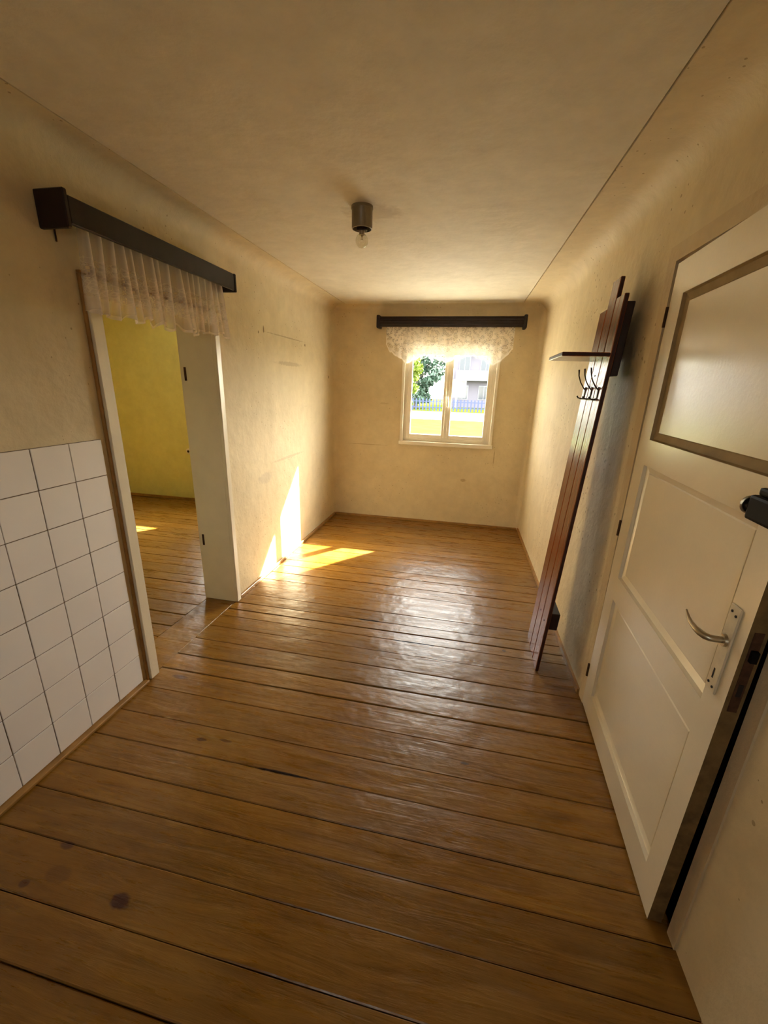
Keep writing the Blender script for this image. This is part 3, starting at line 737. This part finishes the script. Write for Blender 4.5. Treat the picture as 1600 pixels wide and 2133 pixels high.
bm = B(); tube(bm, [(rx(1.492) - .012, 2.190, 1.488), (rx(1.492) - .012, 2.470, 1.488)], .0026, 8); obj('hook_rail', bm, M_bronze, t, True)
for yk, z in ((2.320, 1.60), (2.320, .30), (2.2, .30)):
    bm = B(); lathe(bm, (rx(z), yk, z), [(.0045, .001), (.0045, -.0015)], 8, 'x'); obj('screw', bm, M_hole, t)

# ------------------------------------------------------------------ OUTSIDE
GZ = -0.42
def grass_mat():
    m, nt, b, o = new_mat('sunlit_lawn'); p = pos(nt)
    lk(nt, ramp(nt, nz(nt, p, 1.2, 6), [(0.3, (.055, .068, .010)), (.7, (.085, .10, .014))]), b.inputs['Base Color']); b.inputs['Roughness'].default_value = 1; b.inputs['Specular IOR Level'].default_value = 0; return m
M_grass = grass_mat(); M_road = simple('pale_asphalt', (.13, .13, .135), .9, spec=0.0); M_leaf = simple('tree_leaf', (.022, .05, .03), .6, 0, .5, 2)
M_leaf2 = simple('yellow_green_leaf', (.10, .14, .01), .6, 0, .3, 2); M_bark = simple('bark', (.09, .07, .05), .9)
M_bld = simple('pale_pink_render', (.13, .12, .145), .9, spec=0.0); M_bld2 = simple('blue_grey_render', (.05, .06, .11), .9, spec=0.0); M_bglass = simple('far_window_glass', (.012, .02, .035), .15)
M_bwhite = simple('balcony_white', (.22, .22, .25), .8, spec=0.0); M_brick = simple('faded_brick_red', (.12, .05, .045), .9, spec=0.0)
for nm, a, b, mt in (('added_bounce_slab', (-8, L + TF + .02, GZ - .2), (8, 11.5, GZ), M_bounce), ('lawn', (-40, 11.5, GZ - .2), (40, 27.5, GZ), M_grass), ('road', (-60, 27.5, GZ - .2), (60, 37.5, GZ - .02), M_road), ('lawn_beyond_road', (-60, 37.5, GZ - .2), (60, 80, GZ), M_grass)):  # first slab is unseen, added to bounce sunlight onto the ceiling
    struct(box_obj(nm, a, b, mt))
def ftree(x, y, h, cr, lm, label, seed, cz=None):
    r = random.Random(seed); t = empty('tree', (x, y, GZ), label, 'tree')
    cz = cz or h * .62
    bm = B(); tube(bm, [(x, y, GZ), (x + .1, y, GZ + h * .25), (x - .05, y, GZ + h * .6), (x, y, GZ + h * .85)], [.22, .17, .12, .04], 9)
    for k in range(7):
        a = k * 2.4; z = GZ + h * (.35 + .06 * k)
        tube(bm, [(x, y, z), (x + math.cos(a) * cr * .4, y + math.sin(a) * cr * .4, z + h * .10), (x + math.cos(a) * cr * .75, y + math.sin(a) * cr * .75, z + h * .16)], [.07, .045, .015], 6)
    obj('trunk', bm, M_bark, t, True)
    bm = B()
    clumps = [(x + r.gauss(0, cr * .42), y + r.gauss(0, cr * .42), GZ + cz + r.gauss(0, h * .17), cr * r.uniform(.22, .38)) for _ in range(26)]
    for _ in range(7500):
        c = r.choice(clumps); d = Vector((r.gauss(0, 1), r.gauss(0, 1), r.gauss(0, 1))).normalized() * c[3] * r.uniform(.55, 1.1)
        p = Vector(c[:3]) + d
        if p.z < GZ + .5: continue
        u = Vector((r.gauss(0, 1), r.gauss(0, 1), r.gauss(0, 1))).normalized(); w = u.cross(Vector((r.gauss(0, 1), r.gauss(0, 1), r.gauss(0, 1)))).normalized(); s = r.uniform(.07, .14) * (1 if cr < 1 else 1.6)
        bm.faces.new([bm.verts.new(p + u * s), bm.verts.new(p + w * s * .6), bm.verts.new(p - u * s), bm.verts.new(p - w * s * .6)])
    f = obj('foliage', bm, lm, t); f['kind'] = 'stuff'
    return t
ftree(-2.25, 24.5, 3.8, .75, M_leaf2, 'yellow-green leafy tree seen at the left edge of the window', 1, 2.5)
ftree(-4.0, 42.0, 7.5, 2.3, M_leaf, 'dark green tree beyond the road seen through the left pane', 2, 3.4)
ftree(-14.5, 41.0, 8.0, 2.6, M_leaf, 'broad dark tree beyond the road, left of the other one', 3, 4.4)

def building(x0, x1, y0, h, label, wallm, seed):
    t = empty('building', ((x0 + x1) / 2, y0 + 3, GZ), label, 'building')
    box_obj('wall', (x0, y0, GZ), (x1, y0 + 7, GZ + h), wallm, t)
    box_obj('roof', (x0 - .3, y0 - .3, GZ + h), (x1 + .3, y0 + 7.3, GZ + h + .3), M_brick, t, .05)
    nfl = int(h // 2.9)
    for f in range(nfl):
        z = GZ + .9 + f * 2.9; x = x0 + .7
        while x < x1 - 1.3:
            w = box_obj('window_frame', (x - .08, y0 - .06, z - .08), (x + 1.08, y0, z + 1.38), M_bwhite, t, .01)
            box_obj('pane', (x, y0 - .075, z), (x + .47, y0 - .061, z + 1.3), M_bglass, w); box_obj('pane', (x + .53, y0 - .075, z), (x + 1.0, y0 - .061, z + 1.3), M_bglass, w)
            x += 2.2
        if f:
            box_obj('balcony', (x0 + .4, y0 - 1.1, z - 1.05), (x1 - .4, y0 - .02, z - .9), M_bwhite, t, .02)
            box_obj('balcony_parapet', (x0 + .4, y0 - 1.1, z - .9), (x1 - .4, y0 - 1.0, z - .05), M_bwhite, t, .02)
    for xx in (x0 + .5, (x0 + x1) / 2, x1 - .6):
        box_obj('pillar', (xx, y0 - 1.08, GZ), (xx + .2, y0 - .88, GZ + 2.75), M_bwhite, t, .01)
building(-.9, 10.3, 47.5, 9.2, 'pale apartment building with balconies seen through the right pane', M_bld, 1)
building(-28, -15, 50, 7.0, 'blue-grey house far left beyond the road', M_bld2, 2)
# low garden fence beyond the road
t = empty('garden_fence', (0, 38.3, GZ), 'low blue-grey garden fence running beyond the road', 'fence')
for z in (.25, .75): box_obj('fence_rail', (-14, 38.3, GZ + z), (14, 38.34, GZ + z + .07), M_bld2, t)
me = None
for k in range(94):
    x = -14 + k * .3
    if me is None:
        p0 = box_obj('picket', (x, 38.27, GZ), (x + .12, 38.295, GZ + 1.0), M_bld2, t); me = p0
    else:
        p = p0.copy(); C.objects.link(p); p.location.x = p0.location.x + k * .3
